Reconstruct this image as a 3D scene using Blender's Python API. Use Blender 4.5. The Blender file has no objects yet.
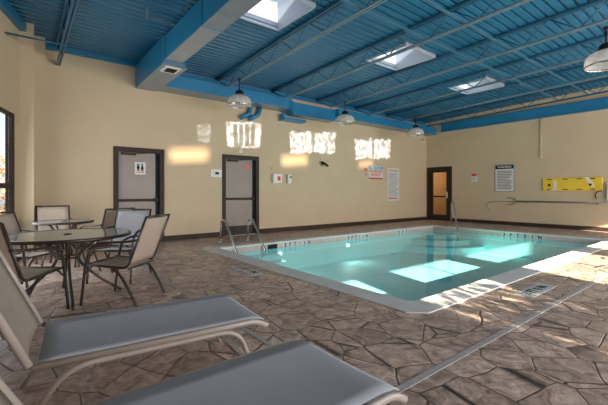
import bpy, bmesh, math, random
from mathutils import Vector, Matrix
random.seed(7)
C = bpy.context.scene.collection
PI = math.pi

# ------------------------------------------------------------------ materials
def mat(name, col, rough=.6, metal=0, spec=.5):
    m = bpy.data.materials.new(name); m.use_nodes = True
    b = m.node_tree.nodes['Principled BSDF']
    b.inputs['Base Color'].default_value = (*col, 1)
    b.inputs['Roughness'].default_value = rough
    b.inputs['Metallic'].default_value = metal
    b.inputs['Specular IOR Level'].default_value = spec
    return m
def nodes(m): return m.node_tree.nodes, m.node_tree.links, m.node_tree.nodes['Principled BSDF']
def noisy(name, c1, c2, scale=3, rough=.6, metal=0, bump=0, bscale=40, stretch=(1,1,1), spec=.5):
    m = mat(name, c1, rough, metal, spec); N, L, b = nodes(m)
    tc = N.new('ShaderNodeTexCoord'); mp = N.new('ShaderNodeMapping'); mp.inputs['Scale'].default_value = stretch
    L.new(tc.outputs['Object'], mp.inputs['Vector'])
    n = N.new('ShaderNodeTexNoise'); n.inputs['Scale'].default_value = scale; n.inputs['Detail'].default_value = 4
    L.new(mp.outputs[0], n.inputs['Vector'])
    r = N.new('ShaderNodeValToRGB'); r.color_ramp.elements[0].position = .3; r.color_ramp.elements[1].position = .7
    r.color_ramp.elements[0].color = (*c1, 1); r.color_ramp.elements[1].color = (*c2, 1)
    L.new(n.outputs['Fac'], r.inputs['Fac']); L.new(r.outputs['Color'], b.inputs['Base Color'])
    if bump:
        n2 = N.new('ShaderNodeTexNoise'); n2.inputs['Scale'].default_value = bscale; L.new(mp.outputs[0], n2.inputs['Vector'])
        bp = N.new('ShaderNodeBump'); bp.inputs['Strength'].default_value = bump; bp.inputs['Distance'].default_value = .01
        L.new(n2.outputs['Fac'], bp.inputs['Height']); L.new(bp.outputs[0], b.inputs['Normal'])
    return m
def emis(name, col, s):
    m = mat(name, col); N, L, b = nodes(m)
    b.inputs['Emission Color'].default_value = (*col, 1); b.inputs['Emission Strength'].default_value = s
    return m

M = {}
M['wall'] = noisy('wall_paint', (.58, .445, .29), (.61, .475, .315), 1.5, .75, bump=.15, bscale=60, spec=.3)
M['outer'] = noisy('stucco', (.5, .42, .33), (.55, .46, .36), 3, .8)
M['deckblue'] = noisy('blue_deck_paint', (.010, .125, .235), (.015, .145, .265), 2, .42, spec=.5)
M['joistblue'] = noisy('blue_joist_paint', (.014, .09, .165), (.02, .11, .19), 3, .4, spec=.5)
M['duct'] = noisy('blue_duct_paint', (.012, .17, .33), (.018, .195, .37), 2, .35, spec=.6)
M['bridge'] = noisy('pale_steel_lit_chord', (.16, .235, .28), (.21, .28, .32), 6, .4)  # pale fittings; also paints the lit look of joist bottom chords
M['bridgeblue'] = noisy('bridging_paint', (.05, .15, .23), (.07, .18, .26), 6, .4)
M['wellpaint'] = noisy('skylight_well_paint', (.40, .45, .52), (.44, .49, .56), 3, .5)
M['ductlit'] = noisy('duct_lit_underside', (.21, .25, .29), (.27, .31, .35), 3, .35, .2)  # paler tone paints the light that duct undersides catch from the pool
M['brown'] = noisy('dark_brown_paint', (.030, .018, .013), (.04, .025, .018), 4, .55, spec=.25)
M['base'] = noisy('brown_rubber_base', (.04, .021, .014), (.05, .028, .02), 4, .6, spec=.25)
M['doorleaf'] = noisy('taupe_door_paint', (.235, .18, .145), (.26, .205, .165), 2, .4)
M['steel'] = noisy('stainless_steel', (.62, .60, .56), (.72, .70, .66), 8, .22, 1)
M['bronze'] = noisy('bronze_frame', (.05, .036, .028), (.075, .052, .04), 8, .33, .4)
M['white'] = noisy('white_plastic', (.72, .70, .66), (.78, .76, .72), 8, .45)
M['paper'] = noisy('white_sign_face', (.66, .62, .58), (.72, .68, .64), 8, .5)
M['black'] = noisy('black_paint', (.012, .011, .010), (.016, .016, .016), 8, .75, spec=.2)
M['ink'] = noisy('grey_print', (.16, .14, .13), (.2, .18, .17), 8, .6)
M['red'] = noisy('red_print', (.55, .03, .03), (.62, .05, .04), 8, .5)
M['signblue'] = noisy('blue_print', (.12, .33, .45), (.14, .36, .5), 8, .5)
M['yellow'] = noisy('yellow_board', (.80, .52, .015), (.85, .57, .03), 3, .4)
M['blind'] = noisy('aluminium', (.19, .19, .19), (.25, .25, .25), 4, .4, .5)
M['lframe'] = noisy('beige_tube', (.40, .33, .28), (.45, .37, .31), 6, .35)
M['coping'] = noisy('pale_coping', (.56, .52, .49), (.64, .60, .57), 5, .6, bump=.2, bscale=50)
M['poolplaster'] = noisy('pool_plaster', (.52, .92, .93), (.58, .95, .95), 1.2, .6)
M['tileband'] = noisy('waterline_tile', (.42, .34, .29), (.52, .42, .36), 14, .35)
M['tilewhite'] = noisy('white_depth_tile', (.48, .47, .45), (.55, .54, .51), 14, .5)
M['joint'] = noisy('pale_joint_strip', (.34, .30, .29), (.46, .42, .40), 30, .5)
M['corridor'] = noisy('corridor_paint', (.60, .38, .19), (.68, .43, .22), 1, .7)
M['leaf'] = noisy('green_leaves', (.05, .12, .03), (.09, .18, .05), 5, .6)
M['rust'] = noisy('autumn_leaves', (.45, .16, .05), (.6, .3, .12), 5, .7)
M['bark'] = noisy('bark', (.08, .05, .03), (.12, .08, .05), 8, .8)
M['ground'] = noisy('outside_paving', (.42, .38, .33), (.5, .45, .4), 2, .8)
M['redled'] = noisy('red_sticker', (.75, .12, .10), (.8, .16, .12), 8, .5)

def sling(name, c1, c2, sc=500):
    m = noisy(name, c1, c2, 5, .75, spec=.3); N, L, b = nodes(m)
    tc = N.new('ShaderNodeTexCoord'); w = N.new('ShaderNodeTexWave'); w.inputs['Scale'].default_value = 60; w.bands_direction = 'X'
    w2 = N.new('ShaderNodeTexWave'); w2.inputs['Scale'].default_value = 60; w2.bands_direction = 'Y'
    L.new(tc.outputs['Object'], w.inputs['Vector']); L.new(tc.outputs['Object'], w2.inputs['Vector'])
    a = N.new('ShaderNodeMath'); L.new(w.outputs['Fac'], a.inputs[0]); L.new(w2.outputs['Fac'], a.inputs[1])
    bp = N.new('ShaderNodeBump'); bp.inputs['Strength'].default_value = .12; bp.inputs['Distance'].default_value = .002
    L.new(a.outputs[0], bp.inputs['Height']); L.new(bp.outputs[0], b.inputs['Normal'])
    return m
M['tan'] = sling('tan_sling', (.46, .35, .27), (.51, .395, .31))
M['greysling'] = sling('pale_grey_sling', (.36, .34, .34), (.40, .38, .38))
M['lsling'] = sling('blue_grey_sling', (.41, .40, .42), (.44, .43, .45))

def flagstone():
    m = mat('stamped_concrete', (.2, .15, .12), .38); N, L, b = nodes(m)
    tc = N.new('ShaderNodeTexCoord')
    nz = N.new('ShaderNodeTexNoise'); nz.inputs['Scale'].default_value = 1.8; nz.inputs['Detail'].default_value = 3
    L.new(tc.outputs['Object'], nz.inputs['Vector'])
    mx = N.new('ShaderNodeVectorMath'); mx.operation = 'MULTIPLY_ADD'
    L.new(nz.outputs['Color'], mx.inputs[0]); mx.inputs[1].default_value = (.09, .09, 0); L.new(tc.outputs['Object'], mx.inputs[2])
    v = N.new('ShaderNodeTexVoronoi'); v.feature = 'DISTANCE_TO_EDGE'; v.inputs['Scale'].default_value = 3.05; v.inputs['Randomness'].default_value = .8
    vc = N.new('ShaderNodeTexVoronoi'); vc.inputs['Scale'].default_value = 3.05; vc.inputs['Randomness'].default_value = .8
    fl = N.new('ShaderNodeVectorMath'); fl.operation = 'MULTIPLY'; fl.inputs[1].default_value = (1, 1, 0)
    L.new(mx.outputs[0], fl.inputs[0]); L.new(fl.outputs[0], v.inputs['Vector']); L.new(fl.outputs[0], vc.inputs['Vector'])
    # stone colour
    n = N.new('ShaderNodeTexNoise'); n.inputs['Scale'].default_value = 7; n.inputs['Detail'].default_value = 10; n.inputs['Roughness'].default_value = .72
    n.inputs['Distortion'].default_value = 1.2
    L.new(tc.outputs['Object'], n.inputs['Vector'])
    r = N.new('ShaderNodeValToRGB'); e = r.color_ramp.elements
    e[0].position = .36; e[0].color = (.20, .13, .10, 1); e[1].position = .66; e[1].color = (.74, .54, .43, 1)
    x = e.new(.5); x.color = (.47, .325, .25, 1)
    L.new(n.outputs['Fac'], r.inputs['Fac'])
    sep = N.new('ShaderNodeSeparateColor'); L.new(vc.outputs['Color'], sep.inputs[0])
    mr = N.new('ShaderNodeMapRange'); mr.inputs['To Min'].default_value = .8; mr.inputs['To Max'].default_value = 1.15
    L.new(sep.outputs[0], mr.inputs['Value'])
    mm = N.new('ShaderNodeMix'); mm.data_type = 'RGBA'; mm.blend_type = 'MULTIPLY'; mm.inputs['Factor'].default_value = 1
    cc = N.new('ShaderNodeCombineColor'); [L.new(mr.outputs[0], cc.inputs[i]) for i in range(3)]
    L.new(r.outputs['Color'], mm.inputs['A']); L.new(cc.outputs[0], mm.inputs['B'])
    g = N.new('ShaderNodeMapRange'); g.inputs['From Min'].default_value = .004; g.inputs['From Max'].default_value = .022
    L.new(v.outputs['Distance'], g.inputs['Value'])
    gm = N.new('ShaderNodeMix'); gm.data_type = 'RGBA'; gm.inputs['A'].default_value = (.05, .033, .028, 1)
    L.new(g.outputs[0], gm.inputs['Factor']); L.new(mm.outputs['Result'], gm.inputs['B'])
    L.new(gm.outputs['Result'], b.inputs['Base Color'])
    h = N.new('ShaderNodeMath'); h.operation = 'MULTIPLY_ADD'; h.inputs[1].default_value = .9
    L.new(n.outputs['Fac'], h.inputs[0]); L.new(g.outputs[0], h.inputs[2])
    bp = N.new('ShaderNodeBump'); bp.inputs['Strength'].default_value = .55; bp.inputs['Distance'].default_value = .02
    L.new(h.outputs[0], bp.inputs['Height']); L.new(bp.outputs[0], b.inputs['Normal'])
    return m
M['floor'] = flagstone()

def schlick(N, L, f0, normal=None):
    lw_ = N.new('ShaderNodeLayerWeight'); lw_.inputs['Blend'].default_value = .5
    if normal: L.new(normal, lw_.inputs['Normal'])
    p = N.new('ShaderNodeMath'); p.operation = 'POWER'; p.inputs[1].default_value = 5; L.new(lw_.outputs['Facing'], p.inputs[0])
    q = N.new('ShaderNodeMath'); q.operation = 'MULTIPLY_ADD'; q.inputs[1].default_value = 1-f0; q.inputs[2].default_value = f0; L.new(p.outputs[0], q.inputs[0])
    return q
def water():
    m = bpy.data.materials.new('pool_water'); m.use_nodes = True
    N, L = m.node_tree.nodes, m.node_tree.links; N.clear()
    o = N.new('ShaderNodeOutputMaterial'); t = N.new('ShaderNodeBsdfTransparent'); g = N.new('ShaderNodeBsdfGlossy')
    t.inputs['Color'].default_value = (.72, .98, .985, 1); g.inputs['Roughness'].default_value = .03
    tc = N.new('ShaderNodeTexCoord'); n = N.new('ShaderNodeTexNoise'); n.inputs['Scale'].default_value = 2.2; n.inputs['Detail'].default_value = 2
    L.new(tc.outputs['Object'], n.inputs['Vector'])
    bp = N.new('ShaderNodeBump'); bp.inputs['Strength'].default_value = .10; bp.inputs['Distance'].default_value = .03
    L.new(n.outputs['Fac'], bp.inputs['Height']); L.new(bp.outputs[0], g.inputs['Normal']); f = schlick(N, L, .02, bp.outputs[0])
    x = N.new('ShaderNodeMixShader'); L.new(f.outputs[0], x.inputs[0]); L.new(t.outputs[0], x.inputs[1]); L.new(g.outputs[0], x.inputs[2])
    L.new(x.outputs[0], o.inputs['Surface']); return m
M['water'] = water()

def clearish(name, tint, ior=1.45, rough=.05, trans=None, tfac=0):
    m = bpy.data.materials.new(name); m.use_nodes = True
    N, L = m.node_tree.nodes, m.node_tree.links; N.clear()
    o = N.new('ShaderNodeOutputMaterial'); t = N.new('ShaderNodeBsdfTransparent'); g = N.new('ShaderNodeBsdfGlossy')
    t.inputs['Color'].default_value = (*tint, 1); g.inputs['Roughness'].default_value = rough
    f = schlick(N, L, .04)
    base = t
    if trans:
        d = N.new('ShaderNodeBsdfTranslucent'); d.inputs['Color'].default_value = (*trans, 1)
        d2 = N.new('ShaderNodeBsdfDiffuse'); d2.inputs['Color'].default_value = (*trans, 1)
        y0 = N.new('ShaderNodeMixShader'); y0.inputs[0].default_value = .5; L.new(d.outputs[0], y0.inputs[1]); L.new(d2.outputs[0], y0.inputs[2])
        y = N.new('ShaderNodeMixShader'); y.inputs[0].default_value = tfac
        L.new(t.outputs[0], y.inputs[1]); L.new(y0.outputs[0], y.inputs[2]); base = y
    x = N.new('ShaderNodeMixShader'); L.new(f.outputs[0], x.inputs[0]); L.new(base.outputs[0], x.inputs[1]); L.new(g.outputs[0], x.inputs[2])
    L.new(x.outputs[0], o.inputs['Surface']); return m
M['glass'] = clearish('window_glass', (.93, .96, .96))
M['tableglass'] = clearish('table_glass', (.80, .84, .78), 1.5, .06, (.80, .80, .70), .60)
M['dome'] = clearish('skylight_acrylic', (.30, .33, .37), 1.4, .2, (.4, .45, .5), .25)
M['prism'] = clearish('prismatic_acrylic', (.85, .82, .8), 1.5, .15, (.86, .82, .78), .85)
M['poollamp'] = emis('pool_light_lens', (1, .98, .9), 6)
M['corrlight'] = emis('corridor_lamp', (1, .75, .45), 3)

# ------------------------------------------------------------------ mesh helpers
class MB:
    def __init__(s): s.b = bmesh.new()
    def box(s, a, c, bevel=0):
        x0, y0, z0 = [min(p, q) for p, q in zip(a, c)]; x1, y1, z1 = [max(p, q) for p, q in zip(a, c)]
        v = [s.b.verts.new(p) for p in ((x0,y0,z0),(x1,y0,z0),(x1,y1,z0),(x0,y1,z0),(x0,y0,z1),(x1,y0,z1),(x1,y1,z1),(x0,y1,z1))]
        fs = [s.b.faces.new([v[i] for i in f]) for f in ((0,3,2,1),(4,5,6,7),(0,1,5,4),(1,2,6,5),(2,3,7,6),(3,0,4,7))]
        if bevel:
            es = list({e for f in fs for e in f.edges})
            bmesh.ops.bevel(s.b, geom=es, offset=bevel, segments=2, affect='EDGES', profile=.5)
        return s
    def poly(s, pts): s.b.faces.new([s.b.verts.new(p) for p in pts]); return s
    def prism(s, pts, vec):
        vec = Vector(vec); a = [s.b.verts.new(p) for p in pts]; c = [s.b.verts.new(Vector(p) + vec) for p in pts]
        n = len(pts); s.b.faces.new(a[::-1]); s.b.faces.new(c)
        for i in range(n): s.b.faces.new((a[i], a[(i+1)%n], c[(i+1)%n], c[i]))
        return s
    def tube(s, pts, r, seg=10, flat=None):
        pts = [Vector(p) for p in pts]; rings = []; up = None
        for i, p in enumerate(pts):
            d = (pts[min(i+1, len(pts)-1)] - pts[max(i-1, 0)]).normalized()
            if up is None:
                up = Vector((0,0,1)) if abs(d.z) < .9 else Vector((1,0,0))
            u = (up - d * up.dot(d)).normalized(); up = u; w = d.cross(u)
            ru, rw = (r, r) if flat is None else (r*flat[0], r*flat[1])
            rings.append([s.b.verts.new(p + u*math.cos(2*PI*k/seg)*ru + w*math.sin(2*PI*k/seg)*rw) for k in range(seg)])
        for a, c in zip(rings, rings[1:]):
            for k in range(seg):
                f = s.b.faces.new((a[k], a[(k+1)%seg], c[(k+1)%seg], c[k])); f.smooth = True
        s.b.faces.new(rings[0][::-1]); s.b.faces.new(rings[-1]); return s
    def lathe(s, prof, center=(0,0,0), seg=32, close=False, fl=0):
        cx, cy, cz = center; rings = []
        for i, (r, z) in enumerate(prof):
            if r < 1e-5: rings.append([s.b.verts.new((cx, cy, cz+z))])
            else: rings.append([s.b.verts.new((cx + (r*(1+fl*(k%2)))*math.cos(2*PI*k/seg), cy + (r*(1+fl*(k%2)))*math.sin(2*PI*k/seg), cz+z)) for k in range(seg)])
        for a, c in zip(rings, rings[1:]):
            for k in range(seg):
                A = a[k % len(a)]; B = a[(k+1) % len(a)]; D = c[k % len(c)]; E_ = c[(k+1) % len(c)]
                vs = [A, B, E_, D]; u = []
                for q in vs:
                    if q not in u: u.append(q)
                if len(u) > 2:
                    try: f = s.b.faces.new(u); f.smooth = not fl
                    except ValueError: pass
        return s
    def build(s, name, m, parent=None, loc=None, rz=0):
        bmesh.ops.recalc_face_normals(s.b, faces=s.b.faces)
        me = bpy.data.meshes.new(name); s.b.to_mesh(me); s.b.free(); me.materials.append(m)
        o = bpy.data.objects.new(name, me); C.objects.link(o)
        if parent: o.parent = parent
        if loc: o.location = loc
        if rz: o.rotation_euler.z = rz
        return o
def curve(pts, n=6):
    """smooth path through pts (Catmull-Rom)"""
    P = [Vector(p) for p in pts]; P = [P[0]*2-P[1]] + P + [P[-1]*2-P[-2]]; out = []
    for i in range(1, len(P)-2):
        for k in range(n):
            t = k/n; a, b, c, d = P[i-1:i+3]
            out.append(.5*((2*b) + (c-a)*t + (2*a-5*b+4*c-d)*t*t + (3*b-a-3*c+d)*t**3))
    out.append(P[-2]); return out
def fillet(pts, r, n=5):
    P = [Vector(p) for p in pts]; out = [P[0]]
    for a, b, c in zip(P, P[1:], P[2:]):
        d1 = (a-b); d2 = (c-b); q = min(r, d1.length*.49, d2.length*.49)
        s, e = b + d1.normalized()*q, b + d2.normalized()*q
        for k in range(n+1):
            t = k/n; out.append((1-t)**2*s + 2*t*(1-t)*b + t*t*e)
    out.append(P[-1]); return out
def thing(name, label, cat, loc=(0,0,0), rz=0, group=None):
    o = bpy.data.objects.new(name, None); C.objects.link(o); o.location = loc; o.rotation_euler.z = rz
    o.empty_display_size = .1; o['label'] = label; o['category'] = cat
    if group: o['group'] = group
    return o
def tag(o, label, cat, group=None, kind=None):
    o['label'] = label; o['category'] = cat
    if group: o['group'] = group
    if kind: o['kind'] = kind
    return o
def struct(o): o['kind'] = 'structure'; return o
def dup(root, loc, rz, label):
    r = root.copy(); C.objects.link(r); r.location = loc; r.rotation_euler.z = rz; r['label'] = label
    for ch in list(root.children):
        c = ch.copy(); C.objects.link(c); c.parent = r
        for g in ch.children:
            d = g.copy(); C.objects.link(d); d.parent = c
    return r
def text(name, s, size, m, loc, rot, parent=None, ext=.0008):
    cu = bpy.data.curves.new(name, 'FONT'); cu.body = s; cu.size = size; cu.align_x = 'CENTER'; cu.align_y = 'CENTER'; cu.extrude = ext; cu.offset = size*.028
    t = bpy.data.objects.new(name, cu); C.objects.link(t)
    dg = bpy.context.evaluated_depsgraph_get(); me = bpy.data.meshes.new_from_object(t.evaluated_get(dg))
    bpy.data.objects.remove(t); bpy.data.curves.remove(cu)
    me.materials.clear(); me.materials.append(m); me.name = name
    o = bpy.data.objects.new(name, me); C.objects.link(o); o.location = loc; o.rotation_euler = rot
    if parent: o.parent = parent
    return o
def holes_wall(u0, u1, z0, z1, holes, put):
    """rectangles of a wall with holes (ua,ub,za,zb); put(ua,ub,za,zb) builds one block"""
    cuts = sorted({u0, u1, *[h[0] for h in holes], *[h[1] for h in holes]})
    for a, b in zip(cuts, cuts[1:]):
        hs = sorted([(h[2], h[3]) for h in holes if h[0] <= a+1e-6 and h[1] >= b-1e-6]); z = z0
        for p, q in hs:
            if p > z + 1e-6: put(a, b, z, p)
            z = q
        if z < z1 - 1e-6: put(a, b, z, z1)

YB, XR, YS = 8.95, 13.9, -3.9          # back wall, right wall, window wall behind the camera
SL = .03
def roof(y): return 4.20 + SL*(YB - y)
# left wall line
LX = lambda y: (y - 8.1)*.309
WTOP = 4.9

# ------------------------------------------------------------------ walls
DOORS_B = [(1.70, 2.70, 0, 2.18), (4.33, 5.37, 0, 2.17)]
b = MB(); holes_wall(-.03, XR+.2, 0, WTOP, DOORS_B, lambda a, c, p, q: b.box((a, YB, p), (c, YB+.2, q)))
struct(b.build('wall_back', M['wall']))
DR = (7.83, 8.85, 0, 2.20)
b = MB(); holes_wall(YS-.2, YB, 0, WTOP, [DR], lambda a, c, p, q: b.box((XR, a, p), (XR+.2, c, q)))
struct(b.build('wall_right', M['wall']))
WIN_S = [(1.90, 3.50, .45, 2.70), (4.65, 7.25, .45, 2.72), (8.1, 9.6, .45, 2.70), (11.9, 13.3, .45, 2.70)]
b = MB(); holes_wall(-4.1, XR+.2, 0, WTOP, WIN_S, lambda a, c, p, q: b.box((a, YS-.2, p), (c, YS, q)))
struct(b.build('wall_front', M['wall']))
# angled left wall
def lw(y, off=0, z=0):
    n = Vector((.955, -.295, 0)); return Vector((LX(y), y, z)) + n*off
WIN_L = [(5.3, 7.87, .25, 2.53)]
b = MB(); holes_wall(YS-.4, 8.12, 0, WTOP, WIN_L, lambda a, c, p, q: b.prism([lw(a,0,p), lw(c,0,p), lw(c,-.05,p), lw(a,-.05,p)], (0,0,q-p)))
struct(b.build('wall_left', M['wall']))
b = MB(); b.box((-.03, 8.1, 0), (.205, YB, WTOP)); b.box((.2, 8.62, 0), (.395, YB, WTOP))
struct(b.build('wall_corner', M['wall']))

# floor with pool hole
PX0, PX1, PY0, PY1 = 3.30, 11.5, 2.30, 7.12
b = MB(); hx0, hx1, hy0, hy1 = PX0-.28, PX1+.28, PY0-.28, PY1+.28
for a, c in (((-4.3, YS-.2), (hx0, YB)), ((hx1, YS-.2), (XR, YB)), ((hx0, YS-.2), (hx1, hy0)), ((hx0, hy1), (hx1, YB))):
    b.box((a[0], a[1], -.2), (c[0], c[1], 0))
struct(b.build('floor', M['floor']))
b = MB()
b.box((.4, YB-.015, 0), (1.64, YB, .13)); b.box((2.76, YB-.015, 0), (4.27, YB, .13)); b.box((5.43, YB-.015, 0), (XR, YB, .13))
struct(b.build('baseboard_back', M['base']))
b = MB(); b.box((XR-.015, YS, 0), (XR, 7.77, .13)); struct(b.build('baseboard_right', M['base']))
b = MB(); b.prism([lw(YS,0,0), lw(8.1,0,0), lw(8.1,.015,0), lw(YS,.015,0)], (0,0,.13)); struct(b.build('baseboard_left', M['base']))
# pale joint strips in the deck
b = MB(); b.box((1.55, 1.325, 0), (XR, 1.375, .004)); struct(b.build('trim_1', M['joint']))
b = MB(); b.box((1.52, 1.385, 0), (1.56, YB-.02, .004)); struct(b.build('trim_2', M['joint']))

# ------------------------------------------------------------------ ceiling : fluted deck
SKY = [(2.78, 3.84), (6.38, 7.44), (9.98, 11.04)]; SY0, SY1 = 4.60, 5.66
b = MB(); P = .155; y = YS - .2; xs0, xs1 = -4.4, XR+.2
prof = [(0, 0), (.10, 0), (.112, .04), (.143, .04), (.155, 0)]
def deckstrip(ya, za, yb, zb):
    xs0 = LX(ya) - .25; segs = [(xs0, xs1)]
    if yb > SY0+.01 and ya < SY1-.01:
        segs = [(xs0, SKY[0][0]), (SKY[0][1], SKY[1][0]), (SKY[1][1], SKY[2][0]), (SKY[2][1], xs1)]
    for p, q in segs: b.poly([(p, ya, za), (q, ya, za), (q, yb, zb), (p, yb, zb)])
while y < YB:
    for (p, z), (q, w) in zip(prof, prof[1:]):
        if y+q > YB+.2: break
        deckstrip(y+p, roof(y+p)+z, y+q, roof(y+q)+w)
    y += P
struct(b.build('ceiling', M['deckblue']))
# skylights
sky_labels = ['white skylight nearest the camera, beside the big duct', 'white skylight in the middle of the ceiling row', 'white skylight farthest from camera, near the right wall']
for i, (x0, x1) in enumerate(SKY):
    t = thing('skylight', sky_labels[i], 'skylight', ((x0+x1)/2, (SY0+SY1)/2, 4.3), 0, 'skylights in the blue ceiling')
    w = (x1-x0)/2; d = (SY1-SY0)/2; zb, zt = -.03, .50
    b = MB(); k = .03
    b.box((-w-k, -d-k, zb), (-w, d+k, zt)); b.box((w, -d-k, zb), (w+k, d+k, zt)); b.box((-w, -d-k, zb), (w, -d, zt)); b.box((-w, d, zb), (w, d+k, zt))
    b.build('well', M['wellpaint'], t)
    b = MB(); n = 8
    def dz(u, v): return .5 + .16*(1-u*u)*(1-v*v)
    for p in range(n):
        for q in range(n):
            u0, u1, v0, v1 = [-1 + 2*j/n for j in (p, p+1, q, q+1)]
            b.poly([(u0*w, v0*d, dz(u0,v0)), (u1*w, v0*d, dz(u1,v0)), (u1*w, v1*d, dz(u1,v1)), (u0*w, v1*d, dz(u0,v1))])
    b.build('dome', M['dome'], t)
# wall-top beams (blue)
def beam(nm, b_, label): tag(b_.build(nm, M['duct']), label, 'beam')
b = MB(); b.box((XR-.14, YS, 3.70), (XR, 8.2, 3.73)); b.box((XR-.09, YS, 3.72), (XR-.05, 8.2, 4.02)); b.box((XR-.14, YS, 4.01), (XR, 8.2, 4.04)); beam('steel_beam', b, 'blue steel beam running along the top of the right wall')
b = MB(); b.prism([lw(YS,0,4.05), lw(8.1,0,4.05), lw(8.1,.10,4.05), lw(YS,.10,4.05)], (0,0,.14)); beam('steel_beam', b, 'blue steel angle along the top of the left window wall')
b = MB(); b.box((.41, YB-.07, 4.09), (XR-.15, YB, 4.19)); beam('steel_beam', b, 'blue steel angle where the deck meets the back wall')

# joists -------------------------------------------------------------
def bar(b, p, q, w):  # square bar
    b.tube([p, q], w, 4)
JX = [.62, 2.33, 4.12, 5.85, 7.6, 9.38, 11.13, 12.85]
jl = ['first blue open-web roof joist from the left, above the patio tables', 'blue roof joist partly hidden along the left side of the big duct',
      'blue roof joist right of the nearest skylight, above the first pendant', 'blue roof joist just left of the middle skylight',
      'blue roof joist just right of the middle skylight', 'blue roof joist just left of the farthest skylight',
      'blue roof joist just right of the farthest skylight', 'last blue roof joist, nearest the right wall']
def chordz(y): return 3.80 + SL*(YB-y)
for i, x in enumerate(JX):
    t = thing('roof_joist', jl[i], 'roof joist', (x, YB, 3.8), 0, 'open web joists under the roof deck')
    y0 = YS + .02
    def L3(xx, yy, z): return (xx - x, yy - YB, z - 3.8)
    b = MB()
    for sx in (-.035, .035):
        b.prism([L3(x+sx-.022, y0, roof(y0)-.055), L3(x+sx+.022, y0, roof(y0)-.055), L3(x+sx+.022, y0, roof(y0)-.012), L3(x+sx-.022, y0, roof(y0)-.012)], (0, YB-.01-y0, -SL*(YB-y0)))
    b.build('top_chord', M['joistblue'], t)
    ye = YB-.01 if i == 0 else 8.25
    b = MB()
    for sx in (-.026, .026):
        q = sx
        a0 = chordz(y0); dv = (0, ye-y0, chordz(ye)-a0)
        b.prism([L3(x+q-.016, y0, a0), L3(x+q+.016, y0, a0), L3(x+q+.016, y0, a0+.006), L3(x+q-.016, y0, a0+.006)], dv)
        s2 = x+q+(.012 if sx < 0 else -.016)
        b.prism([L3(s2, y0, a0), L3(s2+.004, y0, a0), L3(s2+.004, y0, a0+.042), L3(s2, y0, a0+.042)], dv)
    b.build('bottom_chord', M['bridge'] if i in (2,3,4,5,6) else M['joistblue'], t)  # paler tone on the middle joists paints light caught from below
    yy = 8.85; k = 0; pts = [(8.9, 1)]
    yy = 8.22
    while yy > y0: pts.append((yy, k % 2)); yy -= .45; k += 1
    for (ya, ta), (yb, tb) in zip(pts, pts[1:]):
        za = (roof(ya)-.035) if ta else chordz(ya)+.02; zb = (roof(yb)-.035) if tb else chordz(yb)+.02
        MB().tube([L3(x, ya, za), L3(x, yb, zb)], .012, 6).build('web_rod', M['joistblue'], t)
# bridging angles across the joists
bl = ['blue bridging angle crossing the joists, nearer of the two', 'blue bridging angle crossing the joists, just before the skylights']
for y_, x0, l in ((3.05, 2.95, bl[0]), (3.78, 2.95, bl[1])):
    b = MB(); z = chordz(y_)+.05; b.box((x0, y_-.016, z), (12.85, y_+.016, z+.005)); b.box((x0, y_-.016, z), (12.85, y_-.012, z+.03))
    tag(b.build('bridging_angle', M['bridgeblue']), l, 'bridging bar', 'bridging bars under the ceiling')
b = MB(); b.tube([(LX(7.5)-.02, 7.5, 3.76), (.66, 7.5, 3.76)], .016, 8); tag(b.build('tie_rod', M['joistblue']), 'dark blue tie rod from left wall to the first joist', 'tie rod')
b = MB(); b.box((1.66, 6.3, 4.10), (2.12, 6.325, 4.12)); b.box((1.65,6.295,4.09),(1.68,6.33,4.27)); tag(b.build('conduit_stub', M['bridge']), 'short pale conduit stub below the deck left of the duct', 'conduit')

# ------------------------------------------------------------------ ducts
t = thing('air_duct', 'big square blue air duct running from the back wall over the tables', 'duct', (2.45, YB, 3.62))
def Ld(a, c, bm, bev=0): return bm.box((a[0]-2.45, a[1]-YB, a[2]-3.62), (c[0]-2.45, c[1]-YB, c[2]-3.62), bev)
Ld((2.10, 6.95, 3.61), (2.58, YB-.005, 4.12), MB(), .008).build('trunk_end', M['duct'], t)
Ld((2.03, YS+.02, 3.57), (2.35, 6.55, 3.98), MB(), .008).build('trunk', M['duct'], t)
b = MB(); A = [(2.03, 3.57), (2.35, 3.57), (2.35, 3.98), (2.03, 3.98)]; B_ = [(2.10, 3.61), (2.58, 3.61), (2.58, 4.12), (2.10, 4.12)]
va = [b.b.verts.new((p-2.45, 6.55-YB, q-3.62)) for p, q in A]; vb = [b.b.verts.new((p-2.45, 6.95-YB, q-3.62)) for p, q in B_]
for k in range(4): b.b.faces.new((va[k], va[(k+1)%4], vb[(k+1)%4], vb[k]))
b.build('transition', M['duct'], t)
for yy in (6.53, 4.9, 3.2, 1.5, -.2):
    b = MB(); Ld((2.02, yy-.012, 3.56), (2.36, yy+.012, 3.99), b); b.build('flange', M['duct'], t)
vt = MB(); Ld((2.18, 6.98, 3.588), (2.48, 7.34, 3.61), vt); vt = vt.build('vent', M['white'], t)
b = MB(); Ld((2.23, 7.04, 3.582), (2.43, 7.28, 3.59), b); b.build('grille', M['black'], vt)
b = MB(); Ld((2.105, 6.95, 3.604), (2.575, YB-.01, 3.61), b); b.build('lit_underside', M['ductlit'], t)  # thin added sheet carries the painted pool light under the duct
b = MB(); Ld((2.035, YS+.03, 3.564), (2.345, 6.55, 3.57), b); b.build('lit_underside', M['ductlit'], t)
t = thing('air_duct', 'long blue air duct stepping along the top of the back wall', 'duct', (2.9, YB, 3.62))
def Le(a, c, nm, m='duct'): b = MB(); b.box((a[0]-2.9, a[1]-YB, a[2]-3.62), (c[0]-2.9, c[1]-YB, c[2]-3.62), .006); return b.build(nm, M[m], t)
Le((2.585, 8.42, 3.63), (6.15, YB-.005, 3.93), 'trunk')
b = MB()
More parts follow.
